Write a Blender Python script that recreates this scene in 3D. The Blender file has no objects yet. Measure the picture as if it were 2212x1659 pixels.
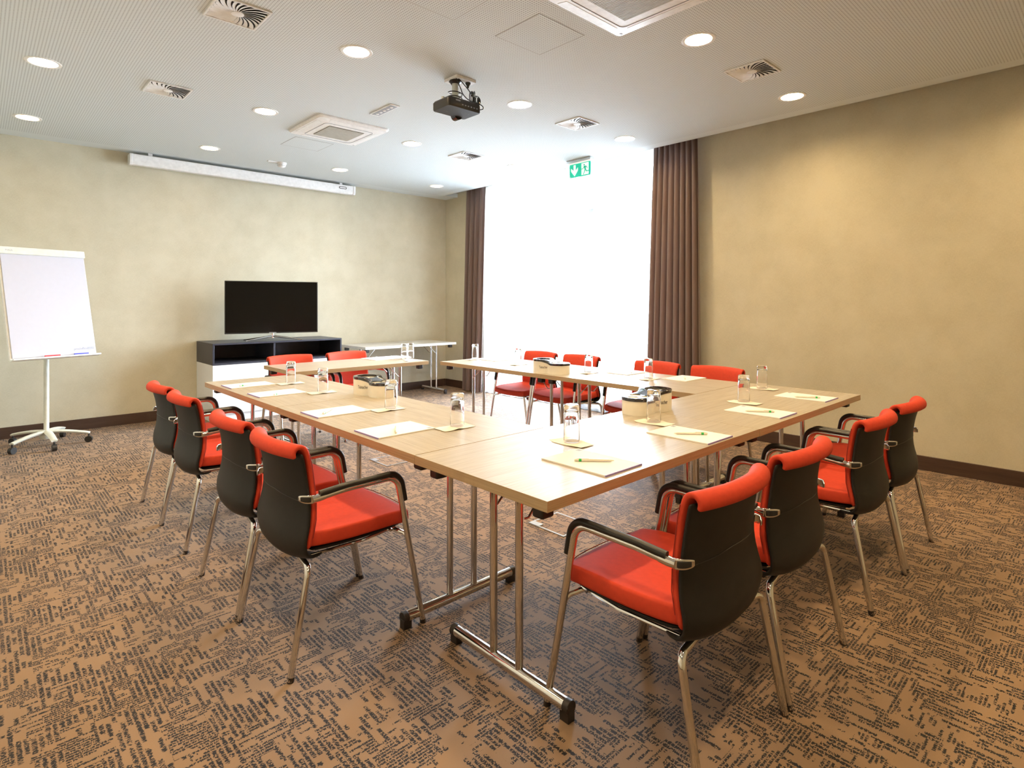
import bpy, bmesh, math, random
from mathutils import Vector, Matrix
random.seed(7)
PI = math.pi
C = bpy.context.scene.collection
S = bpy.context.scene

# ------------------------------------------------------------------ object helpers
def tag(o, label=None, cat=None, group=None, kind=None):
    if label: o['label'] = label
    if cat: o['category'] = cat
    if group: o['group'] = group
    if kind: o['kind'] = kind
    return o

def thing(name, loc=(0, 0, 0), rz=0.0, label=None, cat=None, group=None):
    o = bpy.data.objects.new(name, None)
    o.empty_display_size = 0.1
    C.objects.link(o)
    o.location = loc
    o.rotation_euler = (0, 0, rz)
    return tag(o, label, cat, group)

def obj(name, bm, mat, parent=None, smooth=True, bevel=0.0, subsurf=0, loc=None, auto=35):
    me = bpy.data.meshes.new(name)
    bmesh.ops.recalc_face_normals(bm, faces=bm.faces[:])
    if smooth:
        for f in bm.faces: f.smooth = True
        if not subsurf:
            for e in bm.edges:
                if len(e.link_faces) == 2 and e.calc_face_angle(0) > math.radians(auto): e.smooth = False
    bm.to_mesh(me); bm.free()
    mats = mat if isinstance(mat, (list, tuple)) else [mat]
    for m in mats: me.materials.append(m)
    o = bpy.data.objects.new(name, me)
    C.objects.link(o)
    if parent is not None: o.parent = parent
    if loc is not None: o.location = loc
    if bevel:
        b = o.modifiers.new('bevel', 'BEVEL'); b.width = bevel; b.segments = 3; b.limit_method = 'ANGLE'
        b.harden_normals = False
    if subsurf:
        s = o.modifiers.new('sub', 'SUBSURF'); s.levels = subsurf; s.render_levels = subsurf
    return o

def dup(root, loc=None, rz=None, label=None, group=None):
    def cp(o, parent):
        c = o.copy(); C.objects.link(c); c.parent = parent
        for ch in kids.get(o, []): cp(ch, c)
        return c
    kids = {}
    for o in C.objects:
        if o.parent is not None: kids.setdefault(o.parent, []).append(o)
    r = cp(root, None)
    if loc is not None: r.location = loc
    if rz is not None: r.rotation_euler = (0, 0, rz)
    if label: r['label'] = label
    if group: r['group'] = group
    return r

# ------------------------------------------------------------------ mesh helpers
def box(bm, x0, x1, y0, y1, z0, z1, mi=0):
    v = [bm.verts.new(p) for p in ((x0,y0,z0),(x1,y0,z0),(x1,y1,z0),(x0,y1,z0),(x0,y0,z1),(x1,y0,z1),(x1,y1,z1),(x0,y1,z1))]
    for f in ((0,3,2,1),(4,5,6,7),(0,1,5,4),(1,2,6,5),(2,3,7,6),(3,0,4,7)):
        fc = bm.faces.new([v[i] for i in f]); fc.material_index = mi
    return v

def bxo(name, x0, x1, y0, y1, z0, z1, mat, parent=None, bevel=0.0):
    bm = bmesh.new(); box(bm, x0, x1, y0, y1, z0, z1)
    return obj(name, bm, mat, parent, bevel=bevel)

def fillet(pts, rads, n=8):
    out = []
    pts = [Vector(p) for p in pts]
    for i, p in enumerate(pts):
        r = rads[i] if i < len(rads) else 0
        if i in (0, len(pts)-1) or r <= 0: out.append(p); continue
        a = (pts[i-1]-p).normalized(); b = (pts[i+1]-p).normalized()
        ang = a.angle(b); d = r/math.tan(ang/2)
        p0 = p+a*d; p1 = p+b*d
        c = p+(a+b).normalized()*(r/math.sin(ang/2))
        u = p0-c; w = p1-c; tot = u.angle(w)
        for k in range(n+1):
            t = k/n
            out.append(c+(u*math.sin((1-t)*tot)+w*math.sin(t*tot))/math.sin(tot))
    return out

def tube(bm, pts, r, seg=14, cap=True, rads=None, closed=False):
    pts = [Vector(p) for p in pts]
    n = len(pts)
    tang = []
    for i in range(n):
        if closed: t = pts[(i+1) % n]-pts[i-1]
        else: t = pts[min(i+1, n-1)]-pts[max(i-1, 0)]
        tang.append(t.normalized())
    up = Vector((0, 0, 1)) if abs(tang[0].z) < .9 else Vector((1, 0, 0))
    nrm = (up-tang[0]*up.dot(tang[0])).normalized()
    rings = []
    for i in range(n):
        nrm = (nrm-tang[i]*nrm.dot(tang[i])).normalized()
        bi = tang[i].cross(nrm)
        rr = rads[i] if rads else r
        rings.append([bm.verts.new(pts[i]+(nrm*math.cos(2*PI*k/seg)+bi*math.sin(2*PI*k/seg))*rr) for k in range(seg)])
    m = n if closed else n-1
    for i in range(m):
        A = rings[i]; B = rings[(i+1) % n]
        for k in range(seg):
            bm.faces.new((A[k], A[(k+1) % seg], B[(k+1) % seg], B[k]))
    if cap and not closed:
        bm.faces.new(rings[0][::-1]); bm.faces.new(rings[-1])

def lathe(bm, prof, seg=32, c=(0, 0, 0), mi=0):
    rings = []
    for r, z in prof:
        if r < 1e-6: rings.append([bm.verts.new((c[0], c[1], c[2]+z))])
        else: rings.append([bm.verts.new((c[0]+r*math.cos(2*PI*k/seg), c[1]+r*math.sin(2*PI*k/seg), c[2]+z)) for k in range(seg)])
    for i in range(len(prof)-1):
        A, B = rings[i], rings[i+1]
        for k in range(seg):
            k2 = (k+1) % seg
            if len(A) == 1 and len(B) == 1: continue
            if len(A) == 1: f = bm.faces.new((A[0], B[k2], B[k]))
            elif len(B) == 1: f = bm.faces.new((A[k], A[k2], B[0]))
            else: f = bm.faces.new((A[k], A[k2], B[k2], B[k]))
            f.material_index = mi

def sheet(bm, G, t):
    """closed slab around a grid of mid-surface points"""
    n = len(G); m = len(G[0])
    V = [[Vector(p) for p in row] for row in G]
    def nor(i, j):
        a = V[min(i+1, n-1)][j]-V[max(i-1, 0)][j]
        b = V[i][min(j+1, m-1)]-V[i][max(j-1, 0)]
        return a.cross(b).normalized()
    N = [[nor(i, j) for j in range(m)] for i in range(n)]
    A = [[bm.verts.new(V[i][j]+N[i][j]*t/2) for j in range(m)] for i in range(n)]
    B = [[bm.verts.new(V[i][j]-N[i][j]*t/2) for j in range(m)] for i in range(n)]
    for i in range(n-1):
        for j in range(m-1):
            bm.faces.new((A[i][j], A[i+1][j], A[i+1][j+1], A[i][j+1]))
            bm.faces.new((B[i][j], B[i][j+1], B[i+1][j+1], B[i+1][j]))
    for i in range(n-1):
        bm.faces.new((A[i][0], B[i][0], B[i+1][0], A[i+1][0]))
        bm.faces.new((A[i][m-1], A[i+1][m-1], B[i+1][m-1], B[i][m-1]))
    for j in range(m-1):
        bm.faces.new((A[0][j], A[0][j+1], B[0][j+1], B[0][j]))
        bm.faces.new((A[n-1][j], B[n-1][j], B[n-1][j+1], A[n-1][j+1]))

def fill_loops(bm, loops):
    """flat fill between an outer loop and holes; loops are lists of bm verts"""
    ed = []
    for L in loops:
        for i in range(len(L)):
            e = bm.edges.get((L[i], L[(i+1) % len(L)])) or bm.edges.new((L[i], L[(i+1) % len(L)]))
            ed.append(e)
    r = bmesh.ops.triangle_fill(bm, use_beauty=True, use_dissolve=False, edges=ed)
    return [g for g in r['geom'] if isinstance(g, bmesh.types.BMFace)]

def prism(bm, pts, z0, z1):
    a = [bm.verts.new((x, y, z0)) for x, y in pts]; b = [bm.verts.new((x, y, z1)) for x, y in pts]
    n = len(pts)
    bm.faces.new(a[::-1]); bm.faces.new(b)
    for i in range(n): bm.faces.new((a[i], a[(i+1) % n], b[(i+1) % n], b[i]))

def rrect(x0, x1, y0, y1, r, n=6):
    out = []
    for cx, cy, a0 in ((x1-r, y1-r, 0), (x0+r, y1-r, 90), (x0+r, y0+r, 180), (x1-r, y0+r, 270)):
        for k in range(n+1):
            a = math.radians(a0+90*k/n); out.append((cx+r*math.cos(a), cy+r*math.sin(a)))
    return out

def text_bm(s, size, sx=1.0, depth=0.0004):
    cu = bpy.data.curves.new('t', 'FONT'); cu.body = s; cu.size = size; cu.align_x = 'CENTER'; cu.align_y = 'CENTER'
    cu.extrude = depth; cu.resolution_u = 3
    to = bpy.data.objects.new('t', cu); C.objects.link(to)
    bpy.context.view_layer.update()
    dg = bpy.context.evaluated_depsgraph_get()
    me = bpy.data.meshes.new_from_object(to.evaluated_get(dg))
    bpy.data.objects.remove(to); bpy.data.curves.remove(cu)
    bm = bmesh.new(); bm.from_mesh(me); bpy.data.meshes.remove(me)
    for v in bm.verts: v.co.x *= sx
    return bm

# ------------------------------------------------------------------ materials
class NT:
    def __init__(s, name):
        s.m = bpy.data.materials.new(name); s.m.use_nodes = True
        s.t = s.m.node_tree; s.N = s.t.nodes; s.L = s.t.links
        s.b = s.N['Principled BSDF']; s.out = s.N['Material Output']
    def n(s, typ, **k):
        x = s.N.new(typ)
        for a, b in k.items(): setattr(x, a, b)
        return x
    def put(s, sock, v):
        if isinstance(v, bpy.types.NodeSocket): s.L.new(v, sock)
        elif v is not None: sock.default_value = v
    def math(s, op, a, b=None, c=None):
        x = s.n('ShaderNodeMath', operation=op)
        s.put(x.inputs[0], a)
        if b is not None: s.put(x.inputs[1], b)
        if c is not None: s.put(x.inputs[2], c)
        return x.outputs[0]
    def vec(s, x, y, z=0.0):
        v = s.n('ShaderNodeCombineXYZ'); s.put(v.inputs[0], x); s.put(v.inputs[1], y); s.put(v.inputs[2], z); return v.outputs[0]
    def noise(s, v, scale=1.0, detail=0.0, rough=.5):
        x = s.n('ShaderNodeTexNoise'); s.put(x.inputs['Vector'], v); x.inputs['Scale'].default_value = scale
        x.inputs['Detail'].default_value = detail; x.inputs['Roughness'].default_value = rough; return x.outputs[0]
    def mix(s, f, a, b):
        x = s.n('ShaderNodeMix', data_type='RGBA'); s.put(x.inputs[0], f); s.put(x.inputs[6], a); s.put(x.inputs[7], b); return x.outputs[2]
    def coords(s):
        tc = s.n('ShaderNodeTexCoord'); sp = s.n('ShaderNodeSeparateXYZ'); s.L.new(tc.outputs['Object'], sp.inputs[0])
        return tc.outputs['Object'], sp.outputs
    def ramp(s, f, a, b, lo, hi):
        mr = s.n('ShaderNodeMapRange'); s.put(mr.inputs[0], f); mr.inputs[1].default_value = lo; mr.inputs[2].default_value = hi
        mr.inputs[3].default_value = a; mr.inputs[4].default_value = b; return mr.outputs[0]
    def bump(s, h, strength=.2, dist=.002):
        b = s.n('ShaderNodeBump'); b.inputs['Strength'].default_value = strength; b.inputs['Distance'].default_value = dist
        s.L.new(h, b.inputs['Height']); s.L.new(b.outputs[0], s.b.inputs['Normal'])
    def set(s, **k):
        for a, v in k.items(): s.put(s.b.inputs[a.replace('_', ' ')], v)

def sock(r, g, b): return (r, g, b, 1)

def plain(name, col, rough=.5, metal=0.0, spec=.5, var=.06, scale=30, bump=0.0, bscale=200, coat=0.0):
    m = NT(name); v, _ = m.coords()
    nz = m.noise(v, scale, 2)
    f = m.ramp(nz, 0, 1, .3, .7)
    a = tuple(c*(1-var) for c in col)+(1,); b = tuple(min(1, c*(1+var)) for c in col)+(1,)
    m.set(Base_Color=m.mix(f, a, b), Roughness=rough, Metallic=metal)
    m.b.inputs['Specular IOR Level'].default_value = spec
    if coat: m.b.inputs['Coat Weight'].default_value = coat; m.b.inputs['Coat Roughness'].default_value = .05
    if bump: m.bump(m.noise(v, bscale, 2), bump, .001)
    return m.m

M = {}
M['chrome'] = plain('chrome', (.72, .71, .70), .07, 1.0, var=.01)
M['chrome_soft'] = plain('brushed_chrome', (.62, .62, .62), .22, 1.0, var=.02)
M['black_plastic'] = plain('black_plastic', (.018, .017, .017), .38)
M['black_rubber'] = plain('black_rubber', (.02, .014, .012), .5)
M['shell'] = plain('black_back_leatherette', (.013, .012, .0115), .5, spec=.3, var=.1, bump=.15, bscale=900)
M['arm_pad'] = plain('black_arm_pad', (.013, .012, .011), .36, spec=.45)
M['red'] = plain('red_fabric', (.56, .052, .023), .72, spec=.25, var=.05, scale=60, bump=.25, bscale=1500)
M['red_stitch'] = plain('dark_red_thread', (.28, .018, .008), .8)
M['white_metal'] = plain('white_lacquer', (.78, .79, .79), .35)
M['white_plastic'] = plain('white_plastic', (.80, .80, .80), .4)
M['warm_white'] = plain('off_white_metal', (.66, .68, .62), .32)
M['grey_plastic'] = plain('grey_plastic', (.30, .32, .37), .4)
M['grille'] = plain('beige_grille', (.50, .48, .44), .5)
M['hole_shade'] = plain('painted_hole_shade', (.015, .015, .017), .8)  # near-black colour standing in for the shade inside ceiling openings
M['paper'] = plain('paper', (.80, .765, .75), .75, spec=.2, var=.01)
M['napkin'] = plain('napkin_paper', (.84, .74, .65), .9, spec=.1, var=.02)
M['purple'] = plain('purple_binding', (.30, .24, .52), .6)
M['print_grey'] = plain('grey_print', (.30, .33, .40), .7)
M['print_dark'] = plain('dark_print', (.07, .065, .06), .6)
M['pen_white'] = plain('pen_barrel', (.72, .70, .62), .3)
M['green'] = plain('green_plastic', (.02, .42, .09), .35)
M['cream'] = plain('cream_plastic', (.85, .81, .70), .28, var=.02)
M['black_gloss'] = plain('black_gloss', (.012, .010, .014), .08, coat=.6)
M['board'] = plain('flipchart_paper', (.52, .52, .59), .6, spec=.25, var=.01)
M['cab_white'] = plain('sideboard_white', (.80, .82, .85), .32, var=.01)
M['cab_dark'] = plain('sideboard_anthracite', (.035, .038, .055), .38, var=.05)
M['tv_glass'] = plain('tv_screen', (.004, .004, .004), .12, spec=.22)
M['red_ink'] = plain('red_marker', (.6, .02, .03), .4)
M['blue_ink'] = plain('blue_marker', (.03, .04, .5), .4)
M['socket_frame'] = plain('socket_metal', (.55, .60, .64), .35, .6)
M['curtain'] = None

def wood(name, ca, cb, cc, axis, rough=.34, bump=.25):
    m = NT(name); v, xyz = m.coords()
    a, b = (xyz[0], xyz[1]) if axis == 0 else (xyz[1], xyz[0])   # a = along the grain
    z = xyz[2]
    fine = m.noise(m.vec(m.math('MULTIPLY', a, 5), m.math('MULTIPLY', b, 260), m.math('MULTIPLY', z, 260)), 1, 3, .6)
    mid = m.noise(m.vec(m.math('MULTIPLY', a, 1.4), m.math('MULTIPLY', b, 22), m.math('MULTIPLY', z, 22)), 1, 4, .55)
    knots = m.noise(m.vec(m.math('MULTIPLY', a, 5), m.math('MULTIPLY', b, 14), 3.3), 1, 5, .65)
    c = m.mix(m.ramp(mid, 0, 1, .32, .7), ca, cb)
    c = m.mix(m.ramp(fine, 0, .55, .42, .68), c, cc)
    c = m.mix(m.ramp(knots, 0, .5, .62, .76), c, cc)
    m.set(Base_Color=c, Roughness=m.ramp(fine, rough-.05, rough+.1, .3, .7))
    m.bump(fine, bump, .0006)
    return m.m
M['oak_x'] = wood('light_oak_along_x', sock(.435, .390, .318), sock(.372, .326, .258), sock(.27, .225, .168), 0)
M['oak_y'] = wood('light_oak_along_y', sock(.435, .390, .318), sock(.372, .326, .258), sock(.27, .225, .168), 1)
M['oak_edge_x'] = wood('oak_edge_band_x', sock(.47, .345, .205), sock(.40, .285, .165), sock(.30, .205, .115), 0)
M['oak_edge_y'] = wood('oak_edge_band_y', sock(.47, .345, .205), sock(.40, .285, .165), sock(.30, .205, .115), 1)
M['oak_grey'] = wood('pale_grey_wood', sock(.58, .57, .54), sock(.50, .49, .46), sock(.42, .41, .38), 0)
M['base_wood'] = wood('dark_baseboard_wood', sock(.075, .040, .026), sock(.055, .028, .018), sock(.03, .016, .010), 1, .4, .1)
M['base_wood_x'] = wood('dark_baseboard_wood_x', sock(.075, .040, .026), sock(.055, .028, .018), sock(.03, .016, .010), 0, .4, .1)

# wallpaper
def wallpaper():
    m = NT('wallpaper'); v, xyz = m.coords()
    big = m.noise(v, 3.5, 5, .62)
    weave = m.noise(m.vec(m.math('MULTIPLY', m.math('ADD', xyz[0], xyz[1]), 330), m.math('MULTIPLY', xyz[2], 55), 1.0), 1, 2)
    weave2 = m.noise(m.vec(m.math('MULTIPLY', m.math('ADD', xyz[0], xyz[1]), 50), m.math('MULTIPLY', xyz[2], 330), 5.0), 1, 2)
    w = m.math('ADD', m.math('MULTIPLY', weave, .5), m.math('MULTIPLY', weave2, .5))
    c = m.mix(m.ramp(big, 0, 1, .36, .64), sock(.505, .462, .338), sock(.575, .532, .405))
    c = m.mix(m.ramp(w, 0, .45, .4, .62), c, sock(.645, .60, .47))
    m.set(Base_Color=c, Roughness=.72); m.b.inputs['Specular IOR Level'].default_value = .3
    m.bump(w, .3, .0008)
    return m.m
M['wall'] = wallpaper()

def ceiling_mat():
    m = NT('perforated_ceiling'); v, xyz = m.coords()
    p = .0168
    def fr(a): return m.math('SUBTRACT', m.math('FRACT', m.math('DIVIDE', a, p)), .5)
    fx, fy = fr(xyz[0]), fr(xyz[1])
    d = m.math('SQRT', m.math('ADD', m.math('MULTIPLY', fx, fx), m.math('MULTIPLY', fy, fy)))
    dot = m.math('LESS_THAN', d, .235)
    inx = m.math('LESS_THAN', xyz[0], 5.13); iny = m.math('LESS_THAN', xyz[1], 7.22)
    dot = m.math('MULTIPLY', dot, m.math('MULTIPLY', inx, iny))
    c = m.mix(dot, sock(.655, .70, .71), sock(.34, .36, .365))
    m.set(Base_Color=c, Roughness=.85); m.b.inputs['Specular IOR Level'].default_value = .2
    return m.m
M['ceiling'] = ceiling_mat()
M['ceiling_plain'] = plain('ceiling_plain', (.655, .70, .71), .85, spec=.2, var=.01)

def carpet():
    m = NT('carpet'); v, xyz = m.coords()
    x, y = xyz[0], xyz[1]
    q = .0385
    def fl(a, s): return m.math('FLOOR', m.math('DIVIDE', a, s))
    sel = m.math('GREATER_THAN', m.noise(m.vec(m.math('MULTIPLY', fl(x, q), q*7.5), m.math('MULTIPLY', fl(y, q), q*7.5)), 1, 1), .468)
    def layer(a, b, s, seed):
        ia = fl(a, s); fa = m.math('ABSOLUTE', m.math('SUBTRACT', m.math('FRACT', m.math('DIVIDE', a, s)), .5))
        on = m.noise(m.vec(m.math('MULTIPLY', ia, 1.31), m.math('MULTIPLY', fl(b, .012), .012*14.0), seed), 1, 0)
        on2 = m.noise(m.vec(m.math('MULTIPLY', a, 9.0), m.math('MULTIPLY', b, 9.0), seed+9), 1, 0)
        on = m.math('GREATER_THAN', m.math('ADD', m.math('MULTIPLY', on, .65), m.math('MULTIPLY', on2, .35)), .462)
        j = m.noise(m.vec(m.math('MULTIPLY', ia, 1.7), m.math('MULTIPLY', b, 300), seed+3), 1, 0)
        edge = m.math('LESS_THAN', fa, m.math('ADD', .06, m.math('MULTIPLY', j, .55)))
        gap = m.noise(m.vec(m.math('MULTIPLY', a, 130), m.math('MULTIPLY', b, 260), seed+17), 1, 0)
        gap = m.math('GREATER_THAN', gap, .40)
        return m.math('MULTIPLY', on, m.math('MULTIPLY', edge, gap))
    A = layer(x, y, .0175, 1.7)
    B = layer(y, x, .0115, 21.3)
    dark = m.math('ADD', m.math('MULTIPLY', sel, A), m.math('MULTIPLY', m.math('SUBTRACT', 1.0, sel), B))
    pile = m.noise(v, 900, 2, .7)
    tone = m.noise(v, 1.6, 3, .55)
    base = m.mix(m.ramp(tone, 0, 1, .35, .65), sock(.345, .222, .132), sock(.310, .205, .130))
    base = m.mix(m.ramp(pile, 0, .5, .35, .7), base, sock(.19, .115, .066))
    dk = m.mix(m.ramp(pile, 0, 1, .35, .7), sock(.008, .008, .012), sock(.016, .016, .022))
    m.set(Base_Color=m.mix(dark, base, dk), Roughness=.62)
    m.b.inputs['Specular IOR Level'].default_value = .26
    m.b.inputs['Sheen Weight'].default_value = .06; m.b.inputs['Sheen Roughness'].default_value = .5
    m.bump(pile, .5, .002)
    return m.m
M['carpet'] = carpet()

def curtain_mat():
    m = NT('brown_satin'); v, xyz = m.coords()
    th = m.noise(m.vec(m.math('MULTIPLY', xyz[0], 600), m.math('MULTIPLY', xyz[1], 600), m.math('MULTIPLY', xyz[2], 20)), 1, 1)
    m.set(Base_Color=m.mix(th, sock(.125, .078, .064), sock(.165, .105, .088)), Roughness=.36)
    m.b.inputs['Sheen Weight'].default_value = .4
    tr = m.n('ShaderNodeBsdfTranslucent'); tr.inputs[0].default_value = (.42, .30, .28, 1)
    mx = m.n('ShaderNodeMixShader'); mx.inputs[0].default_value = .16
    m.L.new(m.b.outputs[0], mx.inputs[1]); m.L.new(tr.outputs[0], mx.inputs[2]); m.L.new(mx.outputs[0], m.out.inputs[0])
    return m.m
M['curtain'] = curtain_mat()

def sheer_mat():
    m = NT('sheer_voile'); v, xyz = m.coords()
    th = m.noise(m.vec(m.math('MULTIPLY', xyz[1], 500), m.math('MULTIPLY', xyz[2], 500), 0.0), 1, 0)
    m.set(Base_Color=sock(.9, .9, .9), Roughness=.9)
    tl = m.n('ShaderNodeBsdfTranslucent'); tl.inputs[0].default_value = (.95, .96, .98, 1)
    tp = m.n('ShaderNodeBsdfTransparent')
    mx = m.n('ShaderNodeMixShader'); m.put(mx.inputs[0], .75); m.L.new(m.b.outputs[0], mx.inputs[1]); m.L.new(tl.outputs[0], mx.inputs[2])
    m2 = m.n('ShaderNodeMixShader'); m.put(m2.inputs[0], m.ramp(th, .58, .78, .3, .7)); m.L.new(mx.outputs[0], m2.inputs[1]); m.L.new(tp.outputs[0], m2.inputs[2])
    m.L.new(m2.outputs[0], m.out.inputs[0])
    return m.m
M['sheer'] = sheer_mat()

def pane_mat():
    m = NT('window_glass')
    tp = m.n('ShaderNodeBsdfTransparent'); tp.inputs[0].default_value = (.97, .985, .98, 1)
    gl = m.n('ShaderNodeBsdfGlossy'); gl.inputs['Roughness'].default_value = .02
    lw = m.n('ShaderNodeFresnel'); lw.inputs[0].default_value = 1.45
    mx = m.n('ShaderNodeMixShader'); m.L.new(lw.outputs[0], mx.inputs[0]); m.L.new(tp.outputs[0], mx.inputs[1]); m.L.new(gl.outputs[0], mx.inputs[2])
    m.L.new(mx.outputs[0], m.out.inputs[0]); return m.m
M['pane'] = pane_mat()

def glass_mat():
    m = NT('clear_glass')
    m.set(Base_Color=sock(1, 1, 1), Roughness=0.0, IOR=1.47); m.b.inputs['Transmission Weight'].default_value = 1.0
    return m.m
M['glass'] = glass_mat()

def emit(name, col, st):
    m = NT(name); m.set(Base_Color=sock(*col), Emission_Color=sock(*col), Emission_Strength=st); return m.m
LAMP = 300.0
M['lamp'] = emit('lamp_diffuser', (1.0, .725, .385), LAMP)
M['lamp_dim'] = emit('lamp_diffuser_dimmed', (1.0, .74, .42), 60.0)
M['led'] = emit('led_white', (.9, .95, 1.0), 1.2)
M['reflector'] = plain('lamp_reflector', (.85, .80, .70), .3, .3, var=.01)
M['sign_green'] = emit('sign_green', (.0, .52, .33), .35)
M['sign_white'] = emit('sign_white', (.85, .88, .86), .45)

# ------------------------------------------------------------------ camera (level, shifted lens)
CAMH = 1.328
cam = bpy.data.cameras.new('camera'); co = bpy.data.objects.new('camera', cam); C.objects.link(co)
cam.sensor_width = 36; cam.sensor_fit = 'HORIZONTAL'; cam.lens = 1244.4/2212*36
cam.shift_y = -(829.5-652.7)/2212
cam.clip_start = .05
co.location = (0, 0, CAMH); co.rotation_euler = (PI/2, 0, math.radians(46.998-90))
S.camera = co

# ------------------------------------------------------------------ room
XL, XR, YN, YF, H = -.45, 5.5, -1.3, 7.45, 2.958
EDGE = 5.262                                   # ceiling panel stops here, the curtain slot runs behind it
WY0, WY1 = 3.12, 6.475                         # window opening
def st(o): o['kind'] = 'structure'; return o
bm = bmesh.new(); box(bm, XL-.2, XR+.3, YN-.2, YF+.2, -.06, 0); st(obj('floor', bm, M['carpet']))
bm = bmesh.new(); box(bm, XL-.2, XR+.3, YF, YF+.2, 0, 3.3); st(obj('wall_back', bm, M['wall']))
bm = bmesh.new(); box(bm, XL-.2, XL, YN-.2, YF, 0, 3.3); st(obj('wall_left', bm, M['wall']))
bm = bmesh.new(); box(bm, XL, XR+.3, YN-.2, YN, 0, 3.3); st(obj('wall_near', bm, M['wall']))
bm = bmesh.new()
box(bm, XR, XR+.3, YN, WY0, 0, 3.3); box(bm, XR, XR+.3, WY1, YF, 0, 3.3); box(bm, XR, XR+.3, WY0, WY1, 3.02, 3.3)
st(obj('wall_right', bm, M['wall']))

LX = [.34, 1.817, 3.286, 4.74]; LY = [-1.38+1.6*k for k in range(6)]
LY = [.22, 1.826, 3.433, 5.038, 6.638]
LAMPS = [(x, y) for y in LY for x in LX]
LR = .085
bm = bmesh.new()
outer = [bm.verts.new(p) for p in ((XL, YN, H), (EDGE, YN, H), (EDGE, YF, H), (XL, YF, H))]
loops = [outer]
for (x, y) in LAMPS:
    loops.append([bm.verts.new((x+LR*math.cos(2*PI*k/40), y+LR*math.sin(2*PI*k/40), H)) for k in range(40)])
fill_loops(bm, loops)
box(bm, EDGE-.003, EDGE, YN, YF, H, H+.05)
o = obj('ceiling', bm, M['ceiling'], smooth=False); st(o)
bm = bmesh.new(); box(bm, XL, XR+.3, YN, YF, 3.2, 3.3); box(bm, EDGE-.02, EDGE, YN, YF, H+.05, 3.2); o = obj('ceiling_slab', bm, M['ceiling_plain']); o.name = 'ceiling_2'; st(o)
bm = bmesh.new(); box(bm, EDGE, XR, 7.14, YF, H-.001, H+.06); st(obj('trim_1', bm, M['ceiling_plain']))
# baseboards
BH = .112
bm = bmesh.new(); box(bm, XL, XR-.016, YF-.016, YF, 0, BH); st(obj('baseboard_back', bm, M['base_wood_x'], bevel=.003))
bm = bmesh.new(); box(bm, XR-.016, XR, YN, WY0, 0, BH); st(obj('baseboard_right', bm, M['base_wood'], bevel=.003))
bm = bmesh.new(); box(bm, XR-.016, XR, WY1-.016, YF-.016, 0, BH); box(bm, XR, XR+.14, WY1-.016, WY1, 0, BH); st(obj('baseboard_corner', bm, M['base_wood'], bevel=.003))
bm = bmesh.new(); box(bm, XL, XL+.016, YN, YF-.016, 0, BH); st(obj('baseboard_left', bm, M['base_wood'], bevel=.003))

# window: fixed pane on the left, door leaf with a top rail on the right
w = thing('window_1', (0, 0, 0)); st(w)
bm = bmesh.new()
X0, X1 = 5.66, 5.73
for y0, y1, z0, z1 in ((WY0, WY0+.07, 0, 3.02), (WY1-.05, WY1, 0, 3.02), (4.69, 4.79, 0, 3.02), (WY0, WY1, 0, .05), (WY0, WY1, 2.97, 3.02), (WY0, 4.69, 2.52, 2.60)):
    box(bm, X0, X1, y0, y1, z0, z1)
obj('window_frame', bm, M['white_metal'], w, bevel=.004)
bm = bmesh.new()
for y0, y1, z0, z1 in ((4.55, 4.64, .06, 2.50), (WY0+.08, WY0+.17, .06, 2.50), (WY0+.08, 4.64, 2.41, 2.50), (WY0+.08, 4.64, .06, .16)):
    box(bm, X0-.02, X1-.02, y0, y1, z0, z1)
d = obj('door_leaf', bm, M['white_metal'], w, bevel=.004)
bm = bmesh.new(); tube(bm, fillet([(5.635, 4.595, 1.05), (5.59, 4.595, 1.05), (5.59, 4.49, 1.05)], [0, .012]), .008); obj('door_handle', bm, M['chrome_soft'], d)
for k, (y0, y1, z0, z1) in enumerate(((4.79, WY1-.05, .05, 2.97), (WY0+.17, 4.55, .16, 2.41), (WY0+.07, 4.69, 2.60, 2.97))):
    bxo('window_pane', 5.69, 5.696, y0, y1, z0, z1, M['pane'], w)
bm = bmesh.new(); box(bm, 5.8, 16, -4, 14, -.12, -.04); st(obj('trim_terrace', bm, plain('terrace_paving', (.16, .16, .155), .8))).name = 'trim_2'
bm = bmesh.new(); box(bm, 5.5, 5.8, WY0, WY1, -.06, .0); st(obj('trim_3', bm, M['white_metal']))

# ------------------------------------------------------------------ curtains
def drape(name, y0t, y1t, y0b, y1b, xc, nf, amp, seed, label, z0=.012, z1=3.08, mat='curtain', thick=.004, lean=0.0, cat='curtain', group=None):
    rnd = random.Random(seed)
    ph = [rnd.uniform(-.7, .7) for _ in range(nf+2)]; am = [rnd.uniform(.6, 1.25) for _ in range(nf+2)]
    nu = nf*14; nv = 26
    G = []
    for i in range(nv+1):
        v = i/nv; z = z1+(z0-z1)*v
        row = []
        for j in range(nu+1):
            u = j/nu; k = u*nf; c = min(int(k), nf-1)
            fr = k-c
            a = am[c]*(1-fr)+am[c+1]*fr
            p = ph[c]*(1-fr)+ph[c+1]*fr
            grow = .55+.6*v
            w_ = .35*math.sin(2*PI*k*.5+3*v+p)*v
            x = xc+amp*grow*a*math.sin(2*PI*k+p*v*1.3)+amp*.5*w_+lean*v
            yt = y0t+(y1t-y0t)*u; yb = y0b+(y1b-y0b)*u
            s = v**.8
            y = yt*(1-s)+yb*s+.012*grow*math.cos(2*PI*k*1.0+p)*a
            row.append((x, y, z))
        G.append(row)
    bm = bmesh.new()
    if thick > 0: sheet(bm, G, thick)
    else:
        V = [[bm.verts.new(p) for p in row] for row in G]
        for i in range(nv):
            for j in range(nu): bm.faces.new((V[i][j], V[i+1][j], V[i+1][j+1], V[i][j+1]))
    o = obj(name, bm, M[mat])
    return tag(o, label, cat, group)
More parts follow.
